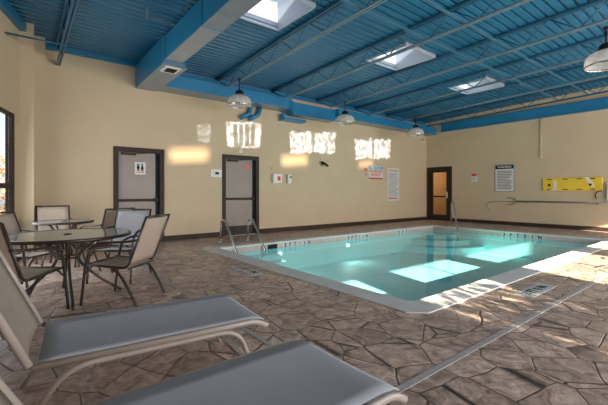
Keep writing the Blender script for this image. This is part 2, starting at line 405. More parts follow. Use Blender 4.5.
A = [(6.15, 8.42, 3.63), (6.15, YB-.005, 3.63), (6.15, YB-.005, 3.93), (6.15, 8.42, 3.93)]; B_ = [(6.45, 8.62, 3.53), (6.45, YB-.005, 3.53), (6.45, YB-.005, 3.90), (6.45, 8.62, 3.90)]
va = [b.b.verts.new((p-2.9, q-YB, r-3.62)) for p, q, r in A]; vb = [b.b.verts.new((p-2.9, q-YB, r-3.62)) for p, q, r in B_]
for k in range(4): b.b.faces.new((va[k], va[(k+1)%4], vb[(k+1)%4], vb[k]))
b.build('transition', M['duct'], t)
Le((6.45, 8.62, 3.53), (8.15, YB-.005, 3.90), 'trunk')
Le((8.15, 8.46, 3.64), (XR-.005, YB-.005, 3.92), 'trunk')
Le((2.59, 8.425, 3.625), (6.14, YB-.01, 3.631), 'lit_underside', 'ductlit'); Le((6.46, 8.625, 3.524), (8.14, YB-.01, 3.531), 'lit_underside', 'ductlit'); Le((8.16, 8.465, 3.634), (XR-.01, YB-.01, 3.641), 'lit_underside', 'ductlit')  # same painted light, as sheets under the wall duct
for xx in (4.3, 7.3, 9.8, 11.6): 
    if xx != 7.3: Le((xx-.012, 8.41 if xx < 6 else 8.45, 3.625), (xx+.012, YB-.005, 3.935), 'flange')
Le((6.12, 8.66, 3.34), (6.95, YB-.01, 3.42), 'diffuser')
Le((6.12, 8.70, 3.42), (6.20, YB-.01, 3.54), 'diffuser_neck')
for a in (0, .30):
    b = MB(); b.tube(fillet([(5.10+a-2.9, 8.83-YB, 3.635-3.62), (5.05+a-2.9, 8.83-YB, 3.40-3.62), (4.77+a*.92-2.9, 8.83-YB, 3.24-3.62)], .05), .06, 14); b.build('pipe_elbow', M['duct'], t)

# ------------------------------------------------------------------ pendant lamps
def pendant():
    t = thing('pendant_light', '', 'pendant light', (0,0,0), 0, 'prismatic dome lights hanging from the joists')
    b = MB(); pr = [(.275, 0), (.278, .06), (.262, .13), (.22, .19), (.15, .23), (.07, .245)]
    b.lathe(pr, seg=48, fl=.02); b.build('lamp_shade', M['prism'], t)
    b = MB(); b.lathe([(.278, -.012), (.285, 0), (.278, .014), (.268, .014), (.268, -.012), (.278, -.012)], seg=32); b.build('rim', M['steel'], t)
    b = MB(); b.lathe([(0, .225), (.085, .225), (.10, .26), (.085, .33), (.04, .36), (0, .36)], seg=20); b.build('ballast_housing', M['black'], t)
    b = MB(); b.tube([(0,0,.35), (0,0,.60)], .012, 8); b.tube([(0,0,.59), (0,0,.62)], .035, 10); b.build('stem', M['black'], t)
    return t
pl = [((4.02, 7.5, 3.22), 'glass dome pendant light above the door with a red sticker, leftmost hanging lamp'),
      ((7.48, 7.5, 3.22), 'glass dome pendant light hanging in the middle of the back wall duct'),
      ((10.98, 7.5, 3.22), 'small looking glass dome pendant light hanging near the far corner'),
      ((7.35, 1.50, 3.22), 'large looking glass dome pendant light cut by the right picture edge')]
p0 = pendant()
for i, (l, s) in enumerate(pl):
    if i == 0: p0.location = l; p0['label'] = s
    else: dup(p0, l, 0, s)

# ------------------------------------------------------------------ doors
def door(n, u0, u1, h, parts, sx=1):
    """solid door in the back wall"""
    w = u1-u0
    t = bpy.data.objects.new('door_%d' % n, None); C.objects.link(t); t.location = (u0, YB, 0); struct(t)
    b = MB(); f = .055
    b.box((-.055, -.02, 0), (f-.005, .12, h+.05)); b.box((w-f+.005, -.02, 0), (w+.055, .12, h+.05)); b.box((f-.005, -.02, h-f), (w-f+.005, .12, h+.05))
    b.build('door_frame', M['brown'], t)
    b = MB(); b.box((f, .05, 0), (w-f-.08, .095, h-f-.002), .003); leaf = b.build('door_panel', M['doorleaf'], t)
    b = MB(); b.box((w-f-.08, .045, 0), (w-f, .10, h-f-.002)); b.build('side_stile', M['black'], t)
    b = MB(); b.box((f, .03, 0), (w-f-.08, .05, .26)); b.build('kick_plate', M['brown'], t)
    b = MB(); b.box((f+.01, -.005, .98), (w-f-.09, .045, 1.04), .008); b.box((w-f-.13, -.015, .965), (w-f-.03, .045, 1.055), .006); b.build('push_bar', M['brown'], t)
    b = MB(); b.box((.12, -.03, h-.13), (.42, .045, h-.075), .006); b.tube([(.40, -.01, h-.085), (.72, -.03, h-.06)], .009, 6); b.build('door_closer', M['brown'], t)
    return t, leaf
d1, leaf1 = door(1, 1.70, 2.70, 2.18, 0)
b = MB(); b.box((.40, .042, 1.61), (.64, .05, 1.90), .003); s1 = b.build('restroom_sign', M['paper'], d1)
b = MB(); 
for cx_, sk in ((.475, 0), (.565, 1)):
    b.lathe([(0, 0), (.018, .008), (.018, .028), (0, .036)], (cx_, .038, 1.825), 8)
    if sk: b.prism([(cx_-.012, .036, 1.82), (cx_+.012, .036, 1.82), (cx_+.032, .036, 1.735), (cx_-.032, .036, 1.735)], (0, .004, 0))
    else: b.box((cx_-.026, .036, 1.74), (cx_+.026, .04, 1.82))
    b.box((cx_-.018, .036, 1.69), (cx_-.004, .04, 1.745)); b.box((cx_+.004, .036, 1.69), (cx_+.018, .04, 1.745))
b.build('pictogram', M['black'], s1)
b = MB(); b.box((.44, .038, 1.655), (.60, .042, 1.672)); b.build('sign_text', M['red'], s1)
d2, leaf2 = door(2, 4.33, 5.37, 2.17, 0)
b = MB(); b.box((.70, .042, 1.86), (.81, .05, 2.0), .003); b.build('red_sticker', M['redled'], d2)
# door in the right wall, glazed, lit corridor behind
t = bpy.data.objects.new('door_3', None); C.objects.link(t); t.location = (XR, 7.83, 0); struct(t)
w, h, f = 1.02, 2.20, .07
b = MB(); b.box((-.02, -.06, 0), (.12, f, h+.06)); b.box((-.02, w-f, 0), (.12, w+.06, h+.06)); b.box((-.02, f, h-f), (.12, w-f, h+.06)); b.build('door_frame', M['brown'], t)
b = MB(); s = .10
b.box((.04, f, .01), (.085, f+s+.04, h-f)); b.box((.04, w-f-s-.02, .01), (.085, w-f, h-f)); b.box((.04, f+s+.04, h-f-s), (.085, w-f-s-.02, h-f)); b.box((.04, f+s+.04, .01), (.085, w-f-s-.02, .24)); b.box((.035, f+.05, .98), (.09, w-f-.05, 1.04))
b.build('door_leaf', M['brown'], t)
b = MB(); b.box((.058, f+s+.04, .24), (.066, w-f-s-.02, h-f-s)); b.build('pane', M['glass'], t)
b = MB(); b.box((-.03, f+.04, .95), (.04, f+.13, 1.22), .01); b.build('door_lock', M['steel'], t)
# corridor
b = MB(); b.box((XR+.2, 7.2, -.05), (XR+3, 9.4, 0)); struct(b.build('floor_corridor', M['base']))
b = MB(); b.box((XR+.2, 9.4, 0), (XR+3, 9.5, 2.6)); b.box((XR+3, 7.2, 0), (XR+3.1, 9.5, 2.6)); b.box((XR+.2, 7.1, 0), (XR+3, 7.2, 2.6)); b.box((XR+.2, 7.1, 2.6), (XR+3.1, 9.5, 2.7))
struct(b.build('wall_corridor', M['corridor']))
b = MB(); b.box((XR+1.2, 8.1, 2.57), (XR+1.8, 8.7, 2.6)); struct(b.build('trim_3', M['corrlight']))

# ------------------------------------------------------------------ windows
def swin(n, u0, u1, z0, z1):
    t = bpy.data.objects.new('window_%d' % n, None); C.objects.link(t); t.location = (u0, YS-.12, z0); struct(t)
    w, h, f = u1-u0, z1-z0, .05
    b = MB(); b.box((0, -.04, 0), (f, .04, h)); b.box((w-f, -.04, 0), (w, .04, h)); b.box((f, -.04, 0), (w-f, .04, f)); b.box((f, -.04, h-f), (w-f, .04, h)); b.box((w/2-.03, -.04, f), (w/2+.03, .04, h-f))
    b.build('window_frame', M['brown'], t)
    b = MB(); b.box((f, -.006, f), (w/2-.03, .002, h-f)); b.build('pane', M['glass'], t)
    b = MB(); b.box((w/2+.03, -.006, f), (w-f, .002, h-f)); b.build('pane', M['glass'], t)
for i, (a, c, p, q) in enumerate(WIN_S): swin(i+1, a, c, p, q)
t = bpy.data.objects.new('window_5', None); C.objects.link(t); struct(t)
a, c, z0, z1 = WIN_L[0]
def strip(b, y0, y1, p, q, o0=-.05, o1=.005): b.prism([lw(y0,o0,p), lw(y1,o0,p), lw(y1,o1,p), lw(y0,o1,p)], (0,0,q-p))
b = MB(); f = .06
strip(b, a, a+f, z0, z1); strip(b, c-f-.03, c, z0, z1); strip(b, a+f, c-f, z0, z0+f); strip(b, a+f, c-f, z1-f, z1); strip(b, 6.55, 6.62, z0+f, z1-f)
strip(b, a+f, 6.55, 1.26, 1.34); strip(b, 6.62, c-f, 1.26, 1.34)
strip(b, c-f-.17, c-f-.12, z0+f, 1.26, -.045, -.02); strip(b, c-f-.17, c-f-.12, 1.34, z1-f, -.045, -.02)
b.build('window_frame', M['brown'], t)
b = MB(); strip(b, a+f, c-f, z0+f, z1-f, -.035, -.030); b.build('pane', M['glass'], t)

# ------------------------------------------------------------------ pool
pool = thing('swimming_pool', 'long rectangular indoor pool with pale coping and turquoise plaster', 'pool', ((PX0+PX1)/2, (PY0+PY1)/2, 0))
ox, oy = pool.location.x, pool.location.y
ZB = -.72; WZ = -.14
def pb(): return MB()
def Lp(b, a, c, bev=0): return b.box((a[0]-ox, a[1]-oy, a[2]), (c[0]-ox, c[1]-oy, c[2]), bev)
b = MB(); Lp(b, (PX0, PY0, ZB-.1), (PX1, PY1, ZB))
for a_, c_ in (((PX0-.1, PY0-.1), (PX0, PY1+.1)), ((PX1, PY0-.1), (PX1+.1, PY1+.1)), ((PX0, PY0-.1), (PX1, PY0)), ((PX0, PY1), (PX1, PY1+.1))):
    Lp(b, (a_[0], a_[1], ZB-.1), (c_[0], c_[1], -.15))
b.build('basin', M['poolplaster'], pool)
b = MB()
for a_, c_ in (((PX0-.1, PY0-.1), (PX0+.008, PY1+.1)), ((PX1-.008, PY0-.1), (PX1+.1, PY1+.1)), ((PX0+.008, PY0-.1), (PX1-.008, PY0+.008)), ((PX0+.008, PY1-.008), (PX1-.008, PY1+.1))):
    Lp(b, (a_[0], a_[1], -.15), (c_[0], c_[1], -.028))
b.build('tile_band', M['tileband'], pool)
# coping ring with chamfered outer corners
b = MB(); k = .15; o = .29; i_ = .015
outer = [(hx0-.01+k, hy0-.01), (hx1+.01-k, hy0-.01), (hx1+.01, hy0-.01+k), (hx1+.01, hy1+.01-k), (hx1+.01-k, hy1+.01), (hx0-.01+k, hy1+.01), (hx0-.01, hy1+.01-k), (hx0-.01, hy0-.01+k)]
k2 = .06; I = (PX0+i_, PX1-i_, PY0+i_, PY1-i_)
inner = [(I[0]+k2, I[2]), (I[1]-k2, I[2]), (I[1], I[2]+k2), (I[1], I[3]-k2), (I[1]-k2, I[3]), (I[0]+k2, I[3]), (I[0], I[3]-k2), (I[0], I[2]+k2)]
outer = [(p-ox, q-oy) for p, q in outer]; inner = [(p-ox, q-oy) for p, q in inner]
zt = .012; zl = -.03
def vv(l, z): return [b.b.verts.new((p, q, z)) for p, q in l]
ot, it, ol, il = vv(outer, zt), vv(inner, zt), vv(outer, zl), vv(inner, zl)
for j in range(8):
    m_ = (j+1) % 8
    b.b.faces.new((ot[j], ot[m_], it[m_], it[j])); b.b.faces.new((it[j], it[m_], il[m_], il[j])); b.b.faces.new((ot[j], ol[j], ol[m_], ot[m_])); b.b.faces.new((ol[j], il[j], il[m_], ol[m_]))
cop = b.build('coping', M['coping'], pool)
# floor corner fill under the chamfers (same stamped concrete)
b = MB()
for (cx_, cy_), (dx_, dy_) in (((hx0, hy0), (1, 1)), ((hx1, hy0), (-1, 1)), ((hx1, hy1), (-1, -1)), ((hx0, hy1), (1, -1))):
    b.prism([(cx_-.02*dx_, cy_-.02*dy_, -.15), (cx_+.24*dx_, cy_-.02*dy_, -.15), (cx_-.02*dx_, cy_+.24*dy_, -.15)], (0, 0, .1495))
struct(b.build('floor_corner', M['floor']))
# corner steps (far right) : quarter rounds
for j, (r, z) in enumerate(((1.75, -.52), (1.30, -.36), (.85, -.22))):
    b = MB(); pts = [(PX1-ox, PY1-oy, ZB)] + [(PX1-ox-r*math.cos(a_), PY1-oy-r*math.sin(a_), ZB) for a_ in [k*PI/2/16 for k in range(17)]]
    b.prism(pts, (0, 0, z-ZB)); b.build('corner_step', M['poolplaster'], pool)
for j, (d_, z) in enumerate(((.9, -.50), (.6, -.36), (.3, -.24))):
    b = MB(); Lp(b, (PX0, PY1-d_*.9, ZB), (4.75, PY1, z)); b.build('entry_step', M['poolplaster'], pool)
# underwater lights + skimmer on far wall
for x_ in (4.9, 7.21):
    b = MB(); b.lathe([(0, 0), (.035, 0), (.045, .012), (.035, .02), (0, .02)], (0,0,0), 20)
    o_ = b.build('pool_light', M['poollamp'], pool); o_.location = (x_-ox, PY1-oy-.001, -.29); o_.rotation_euler.x = PI/2
b = MB(); Lp(b, (4.55, PY1-.014, -.138), (4.82, PY1-.005, -.035)); b.build('skimmer_opening', M['black'], pool)
def depth_mark(s, loc, rot, size, tiles, parent=pool, dirv=(1,0,0)):
    pass
def wall_mark(chars, x0, step):
    for j, ch in enumerate(chars):
        if ch == ' ': continue
        b = MB(); Lp(b, (x0+j*step-step*.47, PY1-.013, -.138), (x0+j*step+step*.47, PY1-.006, -.032)); tl = b.build('depth_tile', M['tilewhite'], pool)
        text('depth_text', ch, .13, M['black'], (x0+j*step-ox, PY1-.015-oy, -.086), (PI/2, 0, 0), tl, .001)
wall_mark('3FT6IN', 5.05, .15)
wall_mark('3FT6IN', 7.22, .15)
wall_mark('3FT', 9.5, .20)
for j, ch in enumerate('3FT0IN'):
    y_ = 4.75 - j*.19
    b = MB(); Lp(b, (PX1-.013, y_-.088, -.138), (PX1-.006, y_+.088, -.032)); tl = b.build('depth_tile', M['tilewhite'], pool)
    text('depth_text', ch, .13, M['black'], (PX1-.015-ox, y_-oy, -.086), (PI/2, 0, -PI/2), tl, .001)
# water
n = 1; b = MB(); b.box((PX0+.009, PY0+.009, WZ-.001), (PX1-.009, PY1-.009, WZ)); 
bm_ = b.b; bmesh.ops.delete(bm_, geom=[f_ for f_ in bm_.faces if abs(f_.calc_center_median().z - WZ) > 1e-5], context='FACES')
wt = b.build('pool_water', M['water'])
if wt.data.polygons[0].normal.z < 0: wt.data.flip_normals()
tag(wt, 'clear turquoise water filling the indoor pool', 'water', kind='stuff')
# deck depth tiles
def deck_mark(name, lines, loc, rz, label, w=.62, h=.26):
    t = thing(name, label, 'depth marker', loc, rz, 'depth markers set in the deck')
    b = MB(); b.box((-w/2, -h/2, 0), (w/2, h/2, .004)); b.build('tile', M['tilewhite'], t)
    for s, x_, y_, sz in lines: text('depth_text', s, sz, M['black'], (x_, y_, .005), (0,0,0), t, .0008)
deck_mark('depth_marker', [('3 FT 6 IN', 0, 0, .14)], (2.73, 4.86, 0), -PI/2, 'white depth marker tile in the deck beside the pool left edge', .72, .17)
deck_mark('depth_marker', [('3 FT 0 IN', 0, .0, .15)], (4.95, 1.68, 0), 0, 'white depth marker tile in the sunny deck by the near pool edge', .80, .20)

# ------------------------------------------------------------------ rails
rg = 'stainless pool rails'
for x_, l in ((3.70, 'stainless grab rail at the far left pool corner, left one of the pair'), (4.42, 'stainless grab rail beside the far left pool corner, right one of the pair')):
    t = thing('grab_rail', l, 'grab rail', (x_, 7.82, 0), 0, rg)
    b = MB(); b.tube(fillet([(0, 0, 0), (0, -.02, .53), (0, -.22, .56), (0, -.62, .10), (0, -.82, -.15), (0, -.84, -.235)], .12), .024, 12); b.build('rail', M['steel'], t)
    b = MB(); b.lathe([(0, .0), (.05, .0), (.048, .018), (.025, .028), (0, .028)], (0,0,0), 16); b.build('escutcheon', M['steel'], t)
t = thing('hand_rail', 'slanted stainless hand rail at the far right corner steps', 'hand rail', (12.0, 6.75, 0), 0, rg)
b = MB(); b.tube(fillet([(0,0,0), (-.08,-.08,.84), (-.22,-.22,.86), (-.88,-.72,-.02), (-.95,-.78,-.35)], .12), .024, 12); b.build('rail', M['steel'], t)
b = MB(); b.lathe([(0, .0), (.05, .0), (.048, .018), (.025, .028), (0, .028)], (0,0,0), 16); b.build('escutcheon', M['steel'], t)

# ------------------------------------------------------------------ things on the walls
def bars(b, x0, x1, z1, n, dz, hgt, y, ax='x'):
    for j in range(n):
        e = x1 - (x1-x0)*random.choice((0, .05, .12, .25)); z = z1 - j*dz
        b.box((x0, y-.001, z-hgt), (e, y, z))
# back wall items (local origin on wall, x right, -y into room)
def wallthing(name, label, cat, x, z): return thing(name, label, cat, (x, YB, z))
t = wallthing('wall_sign', 'small white framed sign on the back wall left of the second door', 'sign', 4.11, 1.70)
MB().box((-.15, -.02, -.10), (.15, 0, .10), .004).build('board', M['white'], t); MB().box((-.10, -.024, -.06), (.10, -.019, .06)).build('panel', M['paper'], t)
b = MB(); b.box((-.04, -.027, -.03), (.06, -.023, .03)); b.build('symbol', M['black'], t)
t = wallthing('alarm_box', 'white wall box with a red label right of the second door', 'alarm box', 6.03, 1.60)
MB().box((-.17, -.12, -.14), (.13, 0, .14), .012).build('housing', M['white'], t); MB().box((-.03, -.126, -.055), (.07, -.119, .065)).build('red_label', M['red'], t)
t = wallthing('soap_dispenser', 'slim white wall dispenser with dark spot, right of the red-labelled box', 'dispenser', 6.47, 1.60)
MB().box((-.07, -.10, -.14), (.07, 0, .14), .02).build('housing', M['white'], t); MB().tube([(.02, -.10, .05), (.02, -.112, .05)], .03, 12).build('lens', M['black'], t)
t = wallthing('wall_sensor', 'tiny round tan sensor above the red-labelled wall box', 'sensor', 5.90, 1.90)
MB().tube([(0, 0, 0), (0, -.03, 0)], .045, 16).build('housing', M['wall'], t); MB().tube([(0, -.03, 0), (0, -.036, 0)], .02, 12).build('cover', M['outer'], t)
tag(MB().box((5.52, YB-.012, 1.63), (5.68, YB, 1.72), .003).build('nameplate', M['outer']), 'small beige plate on the wall between the second door and red-labelled box', 'plate')
tag(MB().box((4.78, YB-.03, 2.29), (4.88, YB, 2.39), .01).build('wall_sensor_box', M['white']), 'tiny white box on the wall directly above the second door', 'sensor')
t = wallthing('wall_lamp', 'small dark wall spotlight between the two middle bright wall patches', 'spotlight', 7.85, 2.10)
MB().tube([(0, 0, 0), (0, -.03, 0)], .05, 14).build('base', M['bridge'], t); MB().tube([(0, -.03, 0), (.0, -.12, .03)], .014, 8).build('arm', M['black'], t)
MB().tube([(-.12, -.13, .08), (.0, -.13, .04), (.14, -.14, -.04)], .035, 12).build('head', M['black'], t)
t = wallthing('rules_sign', 'blue and red lettered notice board on the back wall', 'sign', 10.55, 1.93)
MB().box((-.40, -.012, -.26), (.40, 0, .26), .002).build('board', M['paper'], t)
MB().box((-.39, -.015, .12), (.39, -.011, .25)).build('header', M['signblue'], t); text('sign_text', 'NOTICE', .15, M['paper'], (0, -.017, .185), (PI/2,0,0), t)
text('sign_text', 'NO LIFEGUARD', .105, M['red'], (0, -.014, .045), (PI/2,0,0), t); text('sign_text', 'ON DUTY', .13, M['red'], (0, -.014, -.08), (PI/2,0,0), t)
MB().box((-.39, -.015, -.25), (.39, -.011, -.19)).build('footer', M['red'], t)
t = wallthing('alarm_button', 'small red wall button just left of the blue and red notice board', 'button', 10.0, 2.02)
MB().box((-.08, -.03, -.05), (.08, 0, .05), .008).build('housing', M['redled'], t); MB().tube([(.0, 0, -.17), (.0, -.02, -.17)], .035, 12).build('button', M['bridge'], t)
t = wallthing('rules_poster', 'tall white pool rules poster on the back wall near the corner', 'poster', 11.6, 1.50)
MB().box((-.37, -.012, -.64), (.37, 0, .64), .002).build('board', M['paper'], t)
text('sign_text', 'POOL RULES', .10, M['red'], (0, -.014, .54), (PI/2,0,0), t)
b = MB(); bars(b, -.31, .31, .45, 22, .045, .014, -.0125); b.build('printed_lines', M['ink'], t)
b = MB(); b.box((-.30, -.0135, -.58), (.30, -.0125, -.54)); b.build('footer_line', M['red'], t)
t = thing('security_camera', 'small white security camera high in the far corner', 'camera', (13.55, YB, 3.44))
MB().box((-.06, -.04, -.05), (.06, 0, .05), .008).build('bracket', M['white'], t); MB().tube([(0, -.05, 0), (-.05, -.26, -.05)], .05, 14).build('housing', M['white'], t); MB().tube([(-.05, -.26, -.05), (-.055, -.275, -.054)], .03, 12).build('lens', M['black'], t)
# right wall items : local frame rotated so that local x = towards -Y (right in the picture)
def rw(name, label, cat, y, z): return thing(name, label, cat, (XR, y, z), -PI/2)
t = rw('warning_sign', 'framed warning sign with black header on the right wall', 'sign', 5.73, 1.71)
MB().box((-.34, -.018, -.50), (.34, 0, .50), .004).build('sign_frame', M['bridge'], t); MB().box((-.315, -.021, -.475), (.315, -.017, .475)).build('board', M['paper'], t)
MB().box((-.31, -.024, .33), (.31, -.020, .47)).build('header', M['black'], t); text('sign_text', 'WARNING', .10, M['paper'], (0, -.026, .40), (PI/2,0,0), t)
b = MB(); bars(b, -.26, .26, .26, 12, .058, .026, -.0215); b.build('printed_lines', M['ink'], t)
t = rw('notice_sign', 'small white sign with red heading beside the glass door', 'sign', 6.85, 1.78)
MB().box((-.11, -.012, -.18), (.11, 0, .16), .003).build('board', M['paper'], t); MB().box((-.10, -.015, .04), (.10, -.011, .14)).build('header', M['red'], t)
b = MB(); bars(b, -.06, .06, -.02, 3, .04, .014, -.0125); b.build('printed_lines', M['ink'], t)
t = rw('rescue_backboard', 'yellow rescue backboard mounted on the right wall', 'backboard', 3.70, 1.45)
MB().box((-.80, -.06, -.21), (.80, -.015, .21), .02).build('board', M['yellow'], t)
for x_ in (-.60, -.16, .22, .55):
    for z_ in (-.165, .165): MB().box((x_-.07, -.062, z_-.014), (x_+.07, -.059, z_+.014)).build('hand_slot', M['brown'], t)
b = MB(); b.box((-.48, -.068, -.20), (-.40, -.058, .13)); b.box((-.58, -.068, -.20), (-.48, -.058, -.16)); b.build('strap', M['white'], t)
b = MB(); b.prism([(.36, -.068, .21), (.46, -.068, .21), (.62, -.068, -.09), (.52, -.068, -.09)], (0, .01, 0)); b.build('strap', M['white'], t)
for x_ in (-.60, .50): MB().tube([(x_, -.06, -.02), (x_, -.085, -.02)], .038, 12).build('buckle', M['black'], t)
b = MB(); b.tube(curve([(.79, -.04, -.17), (.76, -.05, -.22), (.66, -.05, -.25), (.62, -.05, -.34), (.64, -.05, -.46)]), .012, 6); b.build('cord', M['black'], t)
t = rw('rescue_hook_pole', 'long grey rescue hook pole hanging horizontally on the right wall', 'pole', 5.3, .87)
MB().tube([(0, -.05, 0), (2.75, -.05, -.005)], .026, 10).build('pole', M['blind'], t)
b = MB(); b.tube(curve([(0, -.05, 0), (-.10, -.05, .10), (-.35, -.05, .13)]), .012, 8); b.tube(curve([(0, -.05, 0), (-.10, -.05, -.10), (-.35, -.05, -.13)]), .012, 8); b.build('hook', M['blind'], t)
for x_ in (.35, 2.3): MB().box((x_-.02, -.085, -.05), (x_+.02, 0, .02), .004).build('wall_bracket', M['blind'], t)
t = rw('life_line', 'thin pale rope loop hanging beside the rescue hook pole', 'rope', 5.95, .85)
MB().tube(curve([(.55, -.03, .0), (.2, -.03, .01), (-.25, -.03, -.02), (-.42, -.03, -.12), (-.38, -.03, -.25), (-.32, -.03, -.34)]), .010, 6).build('rope', M['bridge'], t)
MB().box((.5, -.04, -.02), (.56, 0, .03), .004).build('clip', M['blind'], t)
t = rw('conduit_pipe', 'pale vertical conduit running down the right wall above the backboard', 'conduit', 4.56, 2.40)
MB().tube([(0, -.03, 0), (0, -.03, 1.29)], .022, 10).build('pipe', M['wall'], t); MB().box((-.035, -.05, -.05), (.035, 0, .04), .004).build('end_box', M['wall'], t)
t = rw('control_box', 'white wall box cut by the right picture edge, beside the yellow backboard', 'wall box', 2.69, 1.25)
MB().box((-.11, -.10, -.30), (.16, 0, .24), .01).build('housing', M['white'], t); MB().tube([(-.04, -.10, .05), (-.04, -.12, .05)], .03, 12).build('button', M['black'], t)

# ------------------------------------------------------------------ chairs
def make_chair(mname, label):
    t = thing('patio_chair', label, 'chair', (0,0,0), 0, 'sling patio chairs at the tables')
    W = .25
    def panel(p0, p1, sag, ax):
        b = MB(); n = 8; rows = []
        for i in range(n+1):
            s = i/n; y = p0[0]+(p1[0]-p0[0])*s; z = p0[1]+(p1[1]-p0[1])*s
            row = []
            for j in range(7):
                u = -1+2*j/6; d = sag*(1-u*u)*math.sin(PI*min(max(s,.05),.95))
                row.append(((W-.012)*u, y + (-d if ax == 'y' else 0), z - (d if ax == 'z' else 0)))
            rows.append(row)
        for r, q in zip(rows, rows[1:]):
            for j in range(6): b.poly([r[j], r[j+1], q[j+1], q[j]])
        bmesh.ops.remove_doubles(b.b, verts=b.b.verts, dist=1e-5)
        for f_ in b.b.faces: f_.smooth = True
        r_ = bmesh.ops.solidify(b.b, geom=b.b.faces[:], thickness=.006); return b
    panel((.25, .425), (-.19, .395), .025, 'z').build('seat', M[mname], t)
    panel((-.215, .43), (-.40, .915), .02, 'y').build('backrest', M[mname], t)
    for s in (-1, 1):
        x = s*W
        b = MB(); b.tube(fillet([(x, .27, .43), (x, -.20, .395), (x, -.41, .94)], .07), .0135, 8, (1, 1)); b.build('side_frame', M['bronze'], t)
        xo = s*(W+.035)
        b = MB(); b.tube(fillet([(x, -.335, .70), (xo, -.24, .685), (xo, .10, .665), (xo, .21, .60)], .10), .013, 8, (1, 1.5)); b.build('armrest', M['bronze'], t)
        b = MB(); b.tube(curve([(xo, .205, .605), (xo, .245, .45), (xo, .275, .2), (xo, .30, 0)], 4), .0145, 8); b.build('leg', M['bronze'], t)
        b = MB(); b.tube(curve([(x, -.02, .40), (xo, -.14, .33), (xo, -.25, .16), (xo, -.33, 0)], 4), .0145, 8); b.build('leg', M['bronze'], t)
        b = MB(); b.tube([(x, .20, .415), (xo, .262, .33)], .011, 8); b.build('seat_bracket', M['bronze'], t)
    b = MB(); b.tube([(-W, .265, .425), (W, .265, .425)], .012, 8); b.build('front_rail', M['bronze'], t)
    b = MB(); b.tube([(-W, -.21, .39), (W, -.21, .39)], .012, 8); b.build('rear_rail', M['bronze'], t)
    b = MB(); b.tube([(-W, -.408, .935), (W, -.408, .935)], .013, 8); b.build('top_rail', M['bronze'], t)
    return t
def face(dx, dy): return math.atan2(dy, dx) - PI/2
chairs = [((.92, 4.42), (-.71, .70), 'tan', 'tan sling patio chair, nearest and rightmost at the front glass table'),
          ((1.10, 5.50), (-.62, -.78), 'greysling', 'pale grey sling patio chair at the right far side of the front table'),
          ((1.08, 6.60), (-.42, .90), 'tan', 'tan sling patio chair behind the pale grey one, at the small rear table'),
          ((.50, 7.78), (.02, -1), 'tan', 'tan sling patio chair between the rear table and back wall'),
          ((.06, 5.68), (.72, -.69), 'tan', 'tan sling patio chair beside the left window, facing the front table'),
          ((-.02, 4.38), (.68, .73), 'tan', 'tan sling patio chair at the left picture edge behind the lounge chair')]
c0 = c1 = None
for i, (p, d, m_, l) in enumerate(chairs):
    if m_ == 'tan' and c0: dup(c0, (p[0], p[1], 0), face(*d), l)
    else:
        o = make_chair(m_, l); o.location = (p[0], p[1], 0); o.rotation_euler.z = face(*d)
        if m_ == 'tan': c0 = o
# ------------------------------------------------------------------ tables
def table(loc, r, label, a0):
    t = thing('patio_table', label, 'table', (*loc, 0), a0, 'round glass patio tables')
    H = .72
    b = MB(); b.lathe([(0, H), (r-.012, H), (r-.012, H-.008), (0, H-.008)], seg=56)
    for f_ in b.b.faces: f_.smooth = False
    b.build('glass_top', M['tableglass'], t)
    b = MB(); b.lathe([(r-.02, H+.004), (r, H+.004), (r+.006, H-.012), (r, H-.03), (r-.02, H-.03), (r-.02, H+.004)], seg=56); b.build('rim', M['bronze'], t)
    b = MB(); b.lathe([(.022, H+.006), (.04, H+.006), (.042, H-.02), (.022, H-.02), (.022, H+.006)], seg=20); b.build('parasol_ring', M['black'], t)
    for k in range(4):
        c, s = math.cos(k*PI/2), math.sin(k*PI/2)
        b = MB(); pts = curve([((r-.03)*c, (r-.03)*s, H-.025), (r*.55*c, r*.55*s, H-.05), (.14*c, .14*s, .52), (.12*c, .12*s, .40), (.30*c, .30*s, .20), (r*.85*c, r*.85*s, .0)], 5)
        b.tube(pts, .016, 8); b.build('leg', M['bronze'], t)
    b = MB(); b.tube([(.12*math.cos(a), .12*math.sin(a), .46) for a in [2*PI*k/20 for k in range(21)]], .010, 6); b.build('brace_ring', M['bronze'], t)
table((.43, 4.88), .65, 'front round glass topped patio table with dark rim', PI/2)
table((.58, 7.10), .42, 'rear round glass topped patio table near the back wall', .5)

